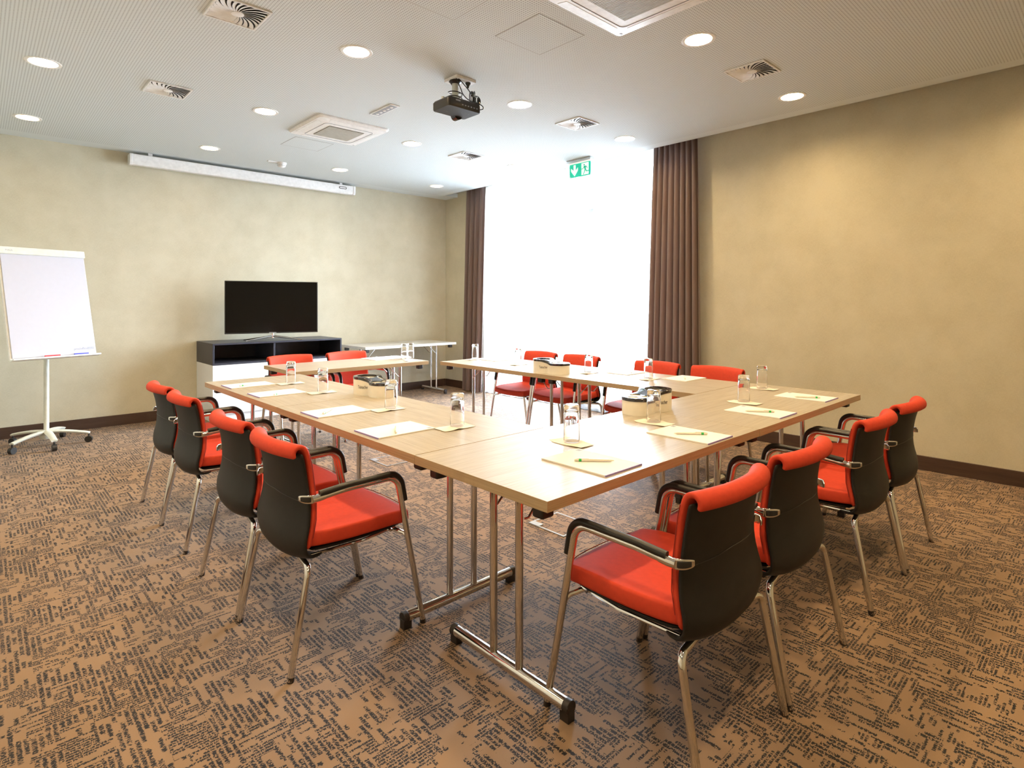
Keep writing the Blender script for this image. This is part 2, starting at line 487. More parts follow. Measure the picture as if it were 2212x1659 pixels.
drape('curtain', 2.995, 3.50, 2.955, 3.60, 5.375, 8, .032, 3, 'dark brown satin curtain gathered at the window edge beside the yellow wall', lean=.0)
drape('curtain', 6.32, 6.76, 6.43, 6.86, 5.385, 4, .034, 11, 'mauve brown curtain gathered at the far end of the window near the room corner')
drape('sheer_curtain', 3.45, 6.44, 3.40, 6.44, 5.445, 26, .012, 5, 'white translucent sheer curtain drawn across the whole bright window', mat='sheer', thick=.0, z0=.02, cat='curtain')

# ------------------------------------------------------------------ folding tables
T = .745; TH = .034
def make_table(cx, cy, L, Wd, along, label, group, top='oak', ty=T):
    """along 0: long side runs in X, 1: in Y"""
    t = thing('folding_table', (cx, cy, 0), 0, label, 'table', group)
    hx, hy = (L/2, Wd/2) if along == 0 else (Wd/2, L/2)
    g = .0005
    mt = M['oak_grey'] if top == 'grey' else (M['oak_x'] if along == 0 else M['oak_y'])
    bm = bmesh.new(); box(bm, -hx+g, hx-g, -hy+g, hy-g, ty-TH, ty)
    for f in bm.faces:
        f.normal_update()
        if abs(f.normal.z) < .5: f.material_index = 2 if abs(f.normal.x) > .5 else 1
    obj('tabletop', bm, [mt, M['oak_edge_x'] if top != 'grey' else mt, M['oak_edge_y'] if top != 'grey' else mt], t, bevel=.0008)
    def P(a, b, z):       # a along, b across
        return (a, b, z) if along == 0 else (b, a, z)
    zt = ty-TH
    for s in (-1, 1):
        a0 = s*(L/2-.155)
        f = Wd*.43
        bm = bmesh.new(); tube(bm, [P(a0, -f, .045), P(a0, f, .045)], .0215, 20)
        fr = obj('leg_frame', bm, M['chrome'], t)
        bm = bmesh.new(); box(bm, *((a0-.02, a0+.02, -.17, .17) if along == 0 else (-.17, .17, a0-.02, a0+.02)), zt-.012, zt)
        obj('mounting_plate', bm, M['black_rubber'], fr)
        for b in (-.067, .067):
            bm = bmesh.new(); tube(bm, [P(a0, b, .05), P(a0, b, zt-.004)], .0142, 18); obj('leg', bm, M['chrome'], fr)
            bm = bmesh.new(); tube(bm, fillet([P(a0-s*.012, b*1.25, zt-.13), P(a0-s*.03, b*1.25, zt-.13), P(a0-s*.16, b*1.1, zt-.004)], [0, .012]), .0042, 10)
            obj('fold_brace', bm, M['chrome'], fr)
        for q in (-1, 1):
            bm = bmesh.new(); tube(bm, [P(a0, q*(f-.018), .045), P(a0, q*(f+.006), .045)], .0228, 20)
            c = P(a0, q*(f-.012), 0)
            hw = .016; dx, dy = (hw, .019) if along == 0 else (.019, hw)
            box(bm, c[0]-dx, c[0]+dx, c[1]-dy, c[1]+dy, 0, .04)
            obj('end_cap', bm, M['black_rubber'], fr, bevel=.002)
            bm = bmesh.new(); c = P(s*(L/2-.06), q*(Wd/2-.075), 0)
            dx, dy = (.027, .024) if along == 0 else (.024, .027)
            box(bm, c[0]-dx, c[0]+dx, c[1]-dy, c[1]+dy, zt-.045, zt)
            obj('stacking_block', bm, M['black_rubber'], t, bevel=.008)
    return t
GT = 'oak topped folding tables of the hollow square'
make_table(1.930, 1.508, 1.414, .696, 0, 'light oak folding table at the corner of the square nearest the viewer', GT)
make_table(3.362, 1.517, 1.448, .72, 0, 'light oak folding table ending by the yellow wall, beside the nearest corner table', GT)
make_table(1.577, 2.544, 1.370, .704, 1, 'light oak folding table on the left arm, joined to the nearest corner table', GT)
make_table(1.577, 3.914, 1.366, .704, 1, 'light oak folding table at the far end of the left arm, before the sideboard', GT)
make_table(3.712, 2.566, 1.372, .728, 1, 'light oak folding table on the window side, joined to the corner by the yellow wall', GT)
make_table(3.712, 3.940, 1.374, .728, 1, 'light oak folding table on the window side, free end toward the room corner', GT)
make_table(2.622, 5.093, 1.350, .692, 0, 'light oak folding table on the television side of the square', GT)
make_table(4.415, 7.065, 1.470, .700, 0, 'pale grey topped folding table standing against the back wall', 'side tables', top='grey')

# ------------------------------------------------------------------ chairs (local: front = +x, rear feet on x = 0)
def lerp_tab(tab, v):
    for (a, x), (b, y) in zip(tab, tab[1:]):
        if v <= b: return x+(y-x)*(v-a)/(b-a)
    return tab[-1][1]
def make_chair():
    t = thing('visitor_chair', (0, 0, 0), 0, 'x', 'chair', 'red and black visitor chairs around the square of tables')
    # seat cushion
    U = [-1, -.97, -.8, -.5, -.2, 0, .2, .5, .8, .97, 1]
    G = []
    for x, w_ in ((.072, .205), (.085, .222), (.15, .233), (.25, .238), (.36, .238), (.44, .232), (.498, .224), (.518, .212)):
        row = []
        for u in U:
            z = .444+.010*abs(u)**3-(.010 if x > .47 else 0)+.012*max(0, (.2-x)/.13)*.6
            xx = x+(.022*(1-u*u) if x > .3 else 0)*((x-.3)/.2 if x > .3 else 0)
            row.append((xx, u*w_, z))
        G.append(row)
    bm = bmesh.new(); sheet(bm, G, .052); obj('seat', bm, M['red'], t, subsurf=1)
    # stitched seam around the seat edge
    loop = []
    for k in range(56):
        a = 2*PI*k/56; ca, sa = math.cos(a), math.sin(a)
        p = 5.0; r = (abs(ca)**p+abs(sa)**p)**(-1/p)
        xx = .302+.222*ca*r; yy = .226*sa*r
        zz = .4635+.010*(abs(yy)/.235)**3-(.007 if xx > .45 else 0)+.01*max(0, (.2-xx)/.13)*.6
        loop.append((xx+.018*(1-(yy/.235)**2)*max(0, (xx-.3)/.2), yy, zz))
    bm = bmesh.new(); tube(bm, loop, .0016, 5, closed=True); obj('seat_seam', bm, M['red_stitch'], t)
    # black pan under the seat
    G = []
    for x, w_ in ((.095, .20), (.14, .222), (.28, .230), (.43, .226), (.502, .208)):
        G.append([(x+(.02*(1-u*u)*max(0, (x-.3)/.2)), u*w_, .411+.004*abs(u)**2+.008*max(0, (x-.4)/.1)) for u in (-1, -.85, -.5, 0, .5, .85, 1)])
    bm = bmesh.new(); sheet(bm, G, .016); obj('seat_pan', bm, M['shell'], t, subsurf=1)
    # red front of the back, rolling over the top
    wid = [(.40, .232), (.47, .238), (.53, .231), (.60, .216), (.70, .209), (.85, .219)]
    prof = [(.044, .428), (.054, .47), (.069, .53), (.076, .60), (.068, .67), (.056, .728), (.043, .768), (.034, .789), (.019, .801), (.002, .801), (-.010, .790), (-.012, .774), (-.005, .762)]
    G = []
    for i, (x, z) in enumerate(prof):
        w_ = lerp_tab(wid, z) if i < 7 else lerp_tab(wid, .8)
        G.append([(x+(.036+.012*max(0, z-.65)/.15)*abs(u)**2.2, u*w_, z+(.006*(1-abs(u)**2) if i > 6 else 0)) for u in (-1, -.96, -.8, -.55, -.28, 0, .28, .55, .8, .96, 1)])
    bm = bmesh.new(); sheet(bm, G, .019); b = obj('backrest', bm, M['red'], t, subsurf=1)
    for s in (-1, 1):
        pts = [(x+.036+.012*max(0, z-.65)/.15+.003, s*(lerp_tab(wid, z)+.0015), z) for x, z in prof[1:7]]
        bm = bmesh.new(); tube(bm, pts, .0016, 5); obj('back_seam', bm, M['red_stitch'], b)
    # black outer shell
    prof = [(.016, .778), (.025, .748), (.038, .705), (.048, .65), (.055, .58), (.046, .51), (.030, .45), (.030, .404), (.060, .376), (.115, .380)]
    G = []
    for i, (x, z) in enumerate(prof):
        w_ = lerp_tab(wid, z)+.004
        if z < .42: w_ = (.240, .230, .208)[i-7] if i >= 7 else w_
        G.append([(x+(.036+.012*max(0, z-.65)/.15)*abs(u)**2.2, u*w_, z+(.016*abs(u)**4 if i > 5 else 0)-(.006*(1-u*u) if i > 6 else 0)) for u in (-1, -.96, -.8, -.55, -.28, 0, .28, .55, .8, .96, 1)])
    bm = bmesh.new(); sheet(bm, G, .013); sh = obj('back_shell', bm, M['shell'], t, subsurf=1)
    bm = bmesh.new(); tube(bm, [(.0452+.036*abs(u)**2.2, u*.2175, .606-.012*abs(u)) for u in [k/10-1 for k in range(21)]], .0013, 5); obj('shell_seam', bm, M['black_plastic'], sh)
    # legs and arms
    zb = .372
    for s in (-1, 1):
        bm = bmesh.new(); tube(bm, fillet([(0, s*.262, .004), (.072, s*.248, zb), (.100, s*.10, zb-.008), (.104, 0, zb-.008)], [0, .032, .05], 8), .0122, 14)
        l = obj('leg', bm, M['chrome'], t)
        bm = bmesh.new(); tube(bm, [(0, s*.262, 0), (.003, s*.262, .018)], .0126, 12); obj('glide', bm, M['black_rubber'], l)
        bm = bmesh.new()
        path = fillet([(.555, s*.262, .004), (.432, s*.258, .632), (.20, s*.258, .628), (.100, s*.246, .614)], [0, .058, .2], 10)
        tube(bm, path, .0122, 14)
        l = obj('leg', bm, M['chrome'], t)
        bm = bmesh.new(); tube(bm, [(.555, s*.262, 0), (.552, s*.262, .018)], .0126, 12); obj('glide', bm, M['black_rubber'], l)
        bm = bmesh.new(); tube(bm, [(.482, s*.258, .372), (.478, s*.235, .384), (.45, s*.19, .398)], .009, 10); obj('side_strut', bm, M['chrome'], t)
        # arm pad
        pad = fillet([(.4655, s*.2585, .545), (.4445, s*.258, .6450), (.20, s*.258, .6405), (.112, s*.250, .630)], [0, .062, .2], 10)
        pad[0] = Vector((.4675, s*.2585, .528))
        bm = bmesh.new(); tube(bm, pad, .0124, 14)
        obj('armrest', bm, M['arm_pad'], t)
        # chrome bracket wrapping to the back shell
        bm = bmesh.new()
        tube(bm, [(.134, s*.2515, .619), (.110, s*.2475, .616), (.088, s*.2440, .6135)], .0145, 14, rads=[.0128, .0150, .0135])
        def strap(off, k0, k1, hs, th_):
            pth = [(.112, .2450, .0125), (.098, .2470, .0150), (.085, .2460, .0160), (.072, .2400, .0160), (.062, .2290, .0150), (.056, .2160, .0125), (.052, .2060, .0080)][k0:k1]
            G = []
            for (x, y, h) in pth: G.append([(x-off, s*(y+off), .6135+q*h*hs+(.10-x)*.06) for q in (-1, -.6, 0, .6, 1)])
            b2 = bmesh.new(); sheet(b2, G, th_); return b2
        br = obj('arm_bracket', bm, M['chrome'], t)
        obj('bracket_strap', strap(0, 0, 7, 1, .006), M['chrome'], br, subsurf=1)
        obj('bracket_inlay', strap(.0026, 2, 6, .62, .0028), M['black_plastic'], br, subsurf=1)
    # frame rails below the seat
    bm = bmesh.new()
    for s in (-1, 1): tube(bm, [(.10, s*.20, .394), (.30, s*.212, .396), (.46, s*.196, .402)], .0065, 8)
    tube(bm, [(.44, -.2, .398), (.44, .2, .398)], .009, 10)
    obj('seat_frame', bm, M['chrome'], t)
    return t
ch = make_chair()
GL = 'red and black visitor chairs around the square of tables'
CH = [
 (.806, 2.262, 0, 'red and black armchair on the left side, nearest the viewer, by the corner table'),
 (.806, 2.812, 0, 'red and black armchair on the left side, directly behind the nearest left one'),
 (.812, 3.660, 0, 'red and black armchair on the left side, second from the flipchart'),
 (.815, 4.215, 0, 'red and black armchair on the left side, farthest back, nearest the flipchart'),
 (1.643, .757, 90, 'red and black armchair in the right foreground, largest, by the table corner'),
 (2.203, .757, 90, 'red and black armchair on the right side, just behind the largest foreground one'),
 (3.050, .748, 90, 'red and black armchair on the right side, third along, by the yellow wall side'),
 (3.612, .748, 90, 'red and black armchair at the far right, last before the yellow wall'),
 (4.385, 4.197, 180, 'red armchair in front of the bright window, leftmost, behind the drinks caddy'),
 (4.385, 3.646, 180, 'red armchair in front of the bright window, second from the room corner'),
 (4.385, 2.796, 180, 'red armchair before the dark brown curtain, beside the window'),
 (4.385, 2.243, 180, 'red armchair against the yellow wall, right of the dark brown curtain'),
 (2.245, 5.630, -90, 'red armchair in front of the sideboard, left one on the television side'),
 (2.835, 5.630, -90, 'red armchair near the right end of the sideboard, facing the viewer'),
]
for i, (x, y, a, lab) in enumerate(CH):
    if i == 0:
        ch.location = (x, y, 0); ch['label'] = lab
    else: dup(ch, (x, y, 0), math.radians(a), lab, GL)

# ------------------------------------------------------------------ table setting
def make_pad():
    t = thing('notepad', (0, 0, 0), 0, 'x', 'notepad', 'notepads at the seats')
    # local: bound edge toward -x, width along y
    bxo('paper_block', -.148, .148, -.105, .105, 0, .0055, M['paper'], t, .0006)
    bxo('binding', -.1495, -.146, -.1052, .1052, 0, .006, M['purple'], t)
    bm = bmesh.new(); box(bm, .118, .138, -.096, -.074, .0055, .0058); obj('logo_print', bm, M['print_grey'], t)
    return t
pad = make_pad()
PADS = [
 (1.404, 4.210, 0, 'white notepad on the left arm, nearest the sideboard'),
 (1.412, 3.710, 0, 'white notepad on the left arm, second from the sideboard'),
 (1.404, 2.875, 0, 'white notepad on the left arm, in front of the drinks caddy'),
 (1.401, 2.282, 0, 'white notepad on the left arm, nearest the corner table'),
 (1.640, 1.338, 90, 'white notepad on the corner table, closest to the viewer'),
 (2.292, 1.320, 90, 'white notepad beside the caddy by the right foreground chairs'),
 (3.040, 1.336, 90, 'white notepad on the table toward the yellow wall, third along the front'),
 (3.716, 1.352, 90, 'white notepad near the far right corner of the tables'),
 (3.950, 2.315, 180, 'white notepad on the window side, nearest the right wall'),
 (3.942, 2.825, 180, 'white notepad on the window side, between two glasses before the window'),
 (3.880, 4.350, 180, 'white notepad at the far end of the window side, near the left curtain'),
 (3.235, 5.262, -90, 'white notepad on the television side table, behind the twin glasses'),
 (3.020, 5.262, -90, 'white notepad on the television side table, left of the twin glasses'),
]
for i, (x, y, a, lab) in enumerate(PADS):
    if i == 0: pad.location = (x, y, T); pad['label'] = lab
    else: dup(pad, (x, y, T), math.radians(a), lab)

def make_pen():
    t = thing('ballpoint_pen', (0, 0, 0), 0, 'x', 'pen', 'ballpoint pens on the notepads')
    bm = bmesh.new(); tube(bm, [(-.072, 0, .0052), (-.069, 0, .0052), (-.058, 0, .0052), (0, 0, .0052), (.045, 0, .0052)], .005, 14, rads=[.0008, .0016, .0045, .0052, .0052])
    obj('barrel', bm, M['pen_white'], t)
    bm = bmesh.new(); tube(bm, [(.046, 0, .0052), (.056, 0, .0052)], .0056, 14); obj('green_band', bm, M['green'], t)
    bm = bmesh.new(); tube(bm, [(.055, 0, .0052), (.070, 0, .0052), (.072, 0, .0052)], .005, 14, rads=[.0052, .005, .0035]); obj('push_button', bm, M['pen_white'], t)
    bm = bmesh.new(); box(bm, .020, .064, -.0018, .0018, .0105, .0118); obj('clip', bm, M['pen_white'], t)
    return t
pen = make_pen()
PENS = [
 (1.390, 4.180, 205, 'white ballpoint on the notepad nearest the sideboard'),
 (1.412, 3.655, 217, 'white ballpoint on the left arm, on the pad second from the sideboard'),
 (1.360, 2.878, 225, 'white ballpoint on the pad in front of the left drinks caddy'),
 (1.388, 2.255, 238, 'white ballpoint pointing away on the left pad nearest the corner table'),
 (1.640, 1.322, 134, 'white ballpoint with tiny green clip on the pad closest to the viewer'),
 (2.282, 1.306, 133, 'white ballpoint with green band on the pad beside the right caddy'),
 (3.013, 1.325, 126, 'white ballpoint with green band on the third pad along the front'),
 (3.670, 1.326, 124, 'white ballpoint with green band near the far right table corner'),
 (3.930, 2.300, 215, 'slim pen on the window side pad nearest the right wall'),
 (3.955, 2.800, 35, 'slim pen on the window side pad between two glasses'),
 (3.900, 4.290, 25, 'slim pen on the pad near the left curtain'),
 (3.200, 5.290, 60, 'slim pen on the television side pad behind the twin glasses'),
 (3.010, 5.300, 40, 'slim pen on the television side pad left of the twin glasses'),
]
for i, (x, y, a, lab) in enumerate(PENS):
    if i in (5, 6, 7): a -= 180
    if i == 0: pen.location = (x, y, T+.0055); pen.rotation_euler.z = math.radians(a); pen['label'] = lab
    else: dup(pen, (x, y, T+.0055), math.radians(a), lab)

def make_napkin():
    G = []
    for i in range(13):
        u = i/12; row = []
        for j in range(9):
            v = j/8
            z = .0028+.0022*math.sin(5.2*u+1.2*v)*v+(.0045*math.exp(-((u-.42)/.12)**2)*(1-v)**2)+(.004*(u-.9)/.1 if u > .9 else 0)*v
            row.append(((u-.5)*.172, (v-.5)*(.086+.008*math.sin(3*u)), max(.0018, z)))
        G.append(row)
    bm = bmesh.new(); sheet(bm, G, .0016)
    o = obj('paper_napkin', bm, M['napkin']); return tag(o, 'x', 'napkin', 'folded paper napkins under the glasses')
nap = make_napkin()
def make_glass():
    bm = bmesh.new()
    lathe(bm, [(.0302, 0), (.0318, 0), (.0332, .001), (.0335, .004), (.0328, .075), (.0318, .142), (.0306, .149), (.027, .1525), (0, .1525)], 40)
    lathe(bm, [(0, .1325), (.012, .1320), (.020, .1285), (.0262, .118), (.0292, .098), (.0305, .060), (.0315, .004), (.0302, 0)], 40)
    bmesh.ops.remove_doubles(bm, verts=bm.verts, dist=1e-5)
    o = obj('drinking_glass', bm, M['glass'], auto=60); return tag(o, 'x', 'glass', 'upturned drinking glasses on napkins')
gls = make_glass()
SET = [   # napkin x, y, angle, glass x, y, where
 (1.650, 4.085, 0, 1.657, 4.100, 'on the left arm, nearest the sideboard'),
 (1.632, 3.540, 0, 1.645, 3.556, 'on the left arm, left of the left drinks caddy'),
 (1.636, 2.740, 0, 1.664, 2.755, 'on the left arm, in front of the left drinks caddy'),
 (1.627, 2.133, 0, 1.650, 2.145, 'on the left arm, by the seam with the corner table'),
 (1.803, 1.572, 90, 1.812, 1.580, 'on the corner table closest to the viewer'),
 (2.393, 1.563, 90, 2.405, 1.572, 'in front of the right drinks caddy'),
 (3.251, 1.517, 90, 3.280, 1.535, 'right of the right drinks caddy, third along the front'),
 (3.868, 1.677, 90, 3.862, 1.682, 'at the far right end of the tables'),
 (3.720, 2.473, 180, 3.725, 2.482, 'on the window side, before the dark brown curtain'),
 (3.692, 3.025, 180, 3.686, 3.030, 'on the window side, right of the far drinks caddy'),
 (3.702, 3.877, 180, 3.699, 3.880, 'on the window side, left of the far drinks caddy'),
 (3.702, 4.539, 180, 3.706, 4.522, 'at the free end of the window side, near the left curtain'),
]
for i, (nx, ny, a, gx, gy, wh) in enumerate(SET):
    if i == 0:
        nap.location = (nx, ny, T); gls.location = (gx, gy, T+.006)
        nap['label'] = 'cream paper napkin '+wh; gls['label'] = 'upturned clear glass '+wh
    else:
        dup(nap, (nx, ny, T), math.radians(a), 'cream paper napkin '+wh)
        dup(gls, (gx, gy, T+.006), 0, 'upturned clear glass '+wh)
dup(nap, (3.215, 5.0, T), math.radians(75), 'cream paper napkin on the television side, left one under the twin glasses')
dup(gls, (3.212, 5.060, T+.006), 0, 'upturned clear glass on the television side, left of the twin pair')
dup(nap, (3.263, 4.885, T+.0001), math.radians(170), 'cream paper napkin at the right front corner of the television side table').location = (3.19, 4.855, T)
dup(gls, (3.298, 5.075, T+.006), 0, 'upturned clear glass on the television side, right of the twin pair').location = (3.2995, 5.075, T+.0062)

# ------------------------------------------------------------------ drinks caddies
R4 = 5.14e-5
def field(x, y): return R4/(((x-.08)**2+y*y)**2+1e-12)+R4/(((x+.08)**2+y*y)**2+1e-12)
def outline(n=96, off=0.0):
    pts = []
    for k in range(n):
        a = 2*PI*k/n; dx, dy = math.cos(a), math.sin(a); lo, hi = 0, .25
        for _ in range(40):
            m = (lo+hi)/2
            if abs(dx*m) < .08 and abs(dy*m) < .03 or field(dx*m, dy*m) > 1: lo = m
            else: hi = m
        pts.append([dx*lo, dy*lo])
    if off:
        out = []
        for k in range(n):
            a, b = pts[k-1], pts[(k+1) % n]; tx, ty_ = b[0]-a[0], b[1]-a[1]; l = math.hypot(tx, ty_)
            out.append([pts[k][0]+ty_/l*off, pts[k][1]-tx/l*off])
        return out
    return pts
def ytop(x):
    lo, hi = 0, .2
    for _ in range(40):
        m = (lo+hi)/2
        if field(x, m) > 1: lo = m
        else: hi = m
    return lo
def zcap(x):
    s = min(1, max(0, (x+.06)/.11)); s = s*s*(3-2*s)
    return .112-.026*s
def make_caddy():
    t = thing('drinks_caddy', (0, 0, 0), 0, 'x', 'drinks caddy', 'cream drinks caddies with black lids')
    o1 = outline(); bm = bmesh.new()
    n = len(o1)
    A = [bm.verts.new((x, y, 0)) for x, y in o1]; B = [bm.verts.new((x, y, zcap(x)-.012)) for x, y in o1]
    bm.faces.new(A[::-1])
    for i in range(n): bm.faces.new((A[i], A[(i+1) % n], B[(i+1) % n], B[i]))
    bm.faces.new(B)
    obj('body', bm, M['cream'], t, auto=60)
    o2 = outline(off=.0022)
    bm = bmesh.new()
    C0 = [bm.verts.new((x, y, zcap(x)-.014)) for x, y in o2]; C1 = [bm.verts.new((x, y, zcap(x))) for x, y in o2]
    for i in range(n): bm.faces.new((C0[i], C0[(i+1) % n], C1[(i+1) % n], C1[i]))
    D1 = [bm.verts.new((x*.985, y*.965, zcap(x)+.0022)) for x, y in o2]
    for i in range(n): bm.faces.new((C1[i], C1[(i+1) % n], D1[(i+1) % n], D1[i]))
    holes = [(-.082, 0, .060)]+[(.08+.044*math.cos(a), .044*math.sin(a), .031) for a in (math.radians(0), math.radians(120), math.radians(240))]
    loops = [D1]; HL = []
    for hx, hy, r in holes:
        L = [bm.verts.new((hx+r*math.cos(2*PI*k/32), hy+r*math.sin(2*PI*k/32), zcap(hx+r*math.cos(2*PI*k/32))+.0022)) for k in range(32)]
        loops.append(L); HL.append(L)
    sv = [(v, v.co.z) for L in loops for v in L]
    for v, z in sv: v.co.z = 0
    fill_loops(bm, loops)
    for v, z in sv: v.co.z = z
    for L in HL:
        I = [bm.verts.new((v.co.x, v.co.y, v.co.z-.012)) for v in L]
        for k in range(32): bm.faces.new((L[k], L[(k+1) % 32], I[(k+1) % 32], I[k]))
    bmesh.ops.recalc_face_normals(bm, faces=bm.faces[:])
    obj('lid', bm, M['black_gloss'], t, auto=50)
    for hx, hy, r in holes[1:]:
        bm = bmesh.new(); zc = zcap(hx)
        lathe(bm, [(r-.0012, -.001), (r-.0012, -.006), (r-.002, -.0105), (0, -.0105)], 32, (hx, hy, zc)); obj('cup_insert', bm, M['cream'], t)
    for s in (-1, 1):
        bm = text_bm('Teinacher', .030, .54, .0003)
        for v in bm.verts:
            lx = v.co.x if s < 0 else -v.co.x
            x = lx-.030
            v.co = Vector((x, s*(ytop(x)+.0006+v.co.z), .052+v.co.y))
        obj('lettering', bm, M['print_dark'], t, smooth=False)
    return t
cad = make_caddy()
cad.location = (1.848, 3.245, T); cad.rotation_euler.z = math.radians(-80); cad['label'] = 'cream and black drinks caddy on the left arm of the tables'
dup(cad, (2.632, 1.762, T), math.radians(180), 'cream and black drinks caddy at the front, behind the glass by the right foreground chairs')
dup(cad, (3.470, 3.245, T), math.radians(-82), 'cream and black drinks caddy on the window side, before the red chairs')

# ------------------------------------------------------------------ sideboard and television
sb = thing('sideboard', (1.898, 6.826, 0), 0, 'low sideboard with white doors and an open anthracite shelf on top', 'sideboard')
SW, SD = 1.51, .62
bxo('plinth', .01, SW-.01, .03, SD, 0, .085, M['cab_white'], sb)
bxo('body', 0, SW, .018, SD, .085, .634, M['cab_white'], sb, .002)
for k in range(3):
    d = bxo('door', k*SW/3+.0015, (k+1)*SW/3-.0015, 0, .018, .087, .631, M['cab_white'], sb, .002)
bm = bmesh.new()
box(bm, 0, SW, 0, SD, .634, .654); box(bm, 0, SW, 0, SD, .853, .873); box(bm, 0, .02, 0, SD, .654, .853); box(bm, SW-.02, SW, 0, SD, .654, .853); box(bm, .02, SW-.02, SD-.015, SD, .654, .853)
sh = obj('open_shelf', bm, M['cab_dark'], sb, bevel=.0015)
bxo('divider', .66, .68, .01, SD-.015, .654, .853, M['cab_dark'], sh, .001)

tv = thing('television', (2.605, 6.99, .873), math.radians(-15), 'flat black television standing on the sideboard', 'television')
def tvp(name, *a, mat='black_gloss', parent=tv, bevel=.003): return bxo(name, *a, M[mat], parent, bevel)
tvp('housing', -.515, .515, -.016, .024, .085, .703, mat='black_plastic')
scr = tvp('screen', -.505, .505, -.018, -.0155, .100, .694, mat='tv_glass', bevel=0)
bm = text_bm('SAMSUNG', .016, 1.1, .0003); bm.transform(Matrix.Translation((0, -.0165, .092)) @ Matrix.Rotation(PI/2, 4, 'X')); obj('maker_lettering', bm, M['white_plastic'], tv, smooth=False)
bm = bmesh.new()
for (x, y) in ((-.30, -.115), (.32, -.10), (-.31, .10), (.30, .10)):
    tube(bm, [(0, 0, .050), (x*.25, y*.25, .040), (x, y, .006)], .008, 8, rads=[.014, .012, .006])
tube(bm, [(0, .004, .03), (0, .004, .10)], .018, 12)
obj('stand', bm, M['chrome'], tv)

# ------------------------------------------------------------------ flipchart
fc = thing('flipchart_easel', (.487, 6.87, 0), 0, 'white mobile flipchart easel on castors in front of the back wall', 'flipchart')
hub = .105
bm = bmesh.new(); lathe(bm, [(0, .06), (.045, .062), (.055, .085), (.050, .12), (.038, .135), (0, .135)], 24); obj('hub', bm, M['warm_white'], fc)
A0 = [Vector((.2-.487, 6.62-6.87)), Vector((.52-.487, 6.53-6.87)), Vector((.78-.487, 6.75-6.87)), Vector((.25-.487, 7.12-6.87)), Vector((.64-.487, 7.18-6.87))]
for a in A0:
    a = a.normalized()*.335
    bm = bmesh.new()
    n = 10; G = []
    per = Vector((-a.y, a.x)).normalized()
    for i in range(n+1):
        u = i/n; p = a*(.06+.94*u*1.0); z = .118-.035*u*u; w_ = .030-.009*u; h = .034-.012*u
        G.append([(p.x+per.x*w_*c, p.y+per.y*w_*c, z+h*.5*math.cos(c*1.3)) for c in (-1, -.6, 0, .6, 1)])
    sheet(bm, G, .016); ft = obj('foot', bm, M['warm_white'], fc)
    bm = bmesh.new(); q = a*.985
    tube(bm, [(q.x-per.x*.017, q.y-per.y*.017, .030), (q.x+per.x*.017, q.y+per.y*.017, .030)], .030, 18)
    tube(bm, [(q.x, q.y, .03), (q.x, q.y, .08)], .008, 8)
    obj('castor', bm, M['black_plastic'], ft)
bm = bmesh.new(); tube(bm, [(0, 0, .12), (0, 0, 1.45)], .021, 18); obj('pole', bm, M['warm_white'], fc)
# board: bottom edge centre at world (.535, 6.607, .832), facing the room, leaning back
ph = math.radians(20); lean = math.radians(13.5)
bx = Vector((math.cos(ph), math.sin(ph), 0)); bn = Vector((-math.sin(ph), math.cos(ph), 0))
by = (Vector((0, 0, 1))*math.cos(lean)+bn*math.sin(lean)); bz = bx.cross(by)      # bz points out of the front (toward -y)
org = Vector((.537-.487, 6.612-6.87, .832))
BM = Matrix.Translation(org) @ Matrix((( bx.x, by.x, bz.x, 0), (bx.y, by.y, bz.y, 0), (bx.z, by.z, bz.z, 0), (0, 0, 0, 1)))
def bpart(name, x0, x1, y0, y1, z0, z1, mat, parent=fc, bevel=.002):
    bm = bmesh.new(); box(bm, x0, x1, y0, y1, z0, z1); bm.transform(BM); return obj(name, bm, M[mat], parent, bevel=bevel)
bw = .335
bpart('board', -bw, bw, 0, 1.0, -.028, -.004, 'white_metal')
bpart('paper_pad', -bw+.012, bw-.006, .012, .955, -.004, .006, 'board')
bpart('clamp_bar', -bw-.006, bw+.004, .945, 1.012, -.032, .016, 'warm_white', bevel=.006)
tr = bpart('pen_tray', -bw, bw+.012, -.012, .002, -.02, .055, 'white_metal')
bpart('marker', -.10, .02, .002, .016, .025, .039, 'red_ink', tr); bpart('marker', .13, .25, .002, .016, .025, .039, 'blue_ink', tr)
bm = bmesh.new(); tube(bm, [Vector((0, 0, 1.38)), BM @ Vector((0, .60, -.02))], .016, 10); tube(bm, [Vector((0, 0, .95)), BM @ Vector((0, .14, -.02))], .014, 10); obj('tilt_bracket', bm, M['warm_white'], fc)
for s, x, y, sz, nm in (('MAUL', -bw+.075, .978, .022, 'clamp'), ('pro/office', .205, .062, .032, 'p'), ('▒▒▒', .285, .062, .02, 'p')):
    if s[0] == '▒':
        bm = bmesh.new()
        for k in range(4):
            for q in range(3): box(bm, .262+k*.0135, .272+k*.0135, .053+q*.008, .058+q*.008, .0061, .0065)
    else:
        bm = text_bm(s, sz, .95, .0003); bm.transform(Matrix.Translation((x, y, .0168 if nm == 'clamp' else .0064)))
    bm.transform(BM); obj('lettering', bm, M['print_grey'], fc, smooth=False)

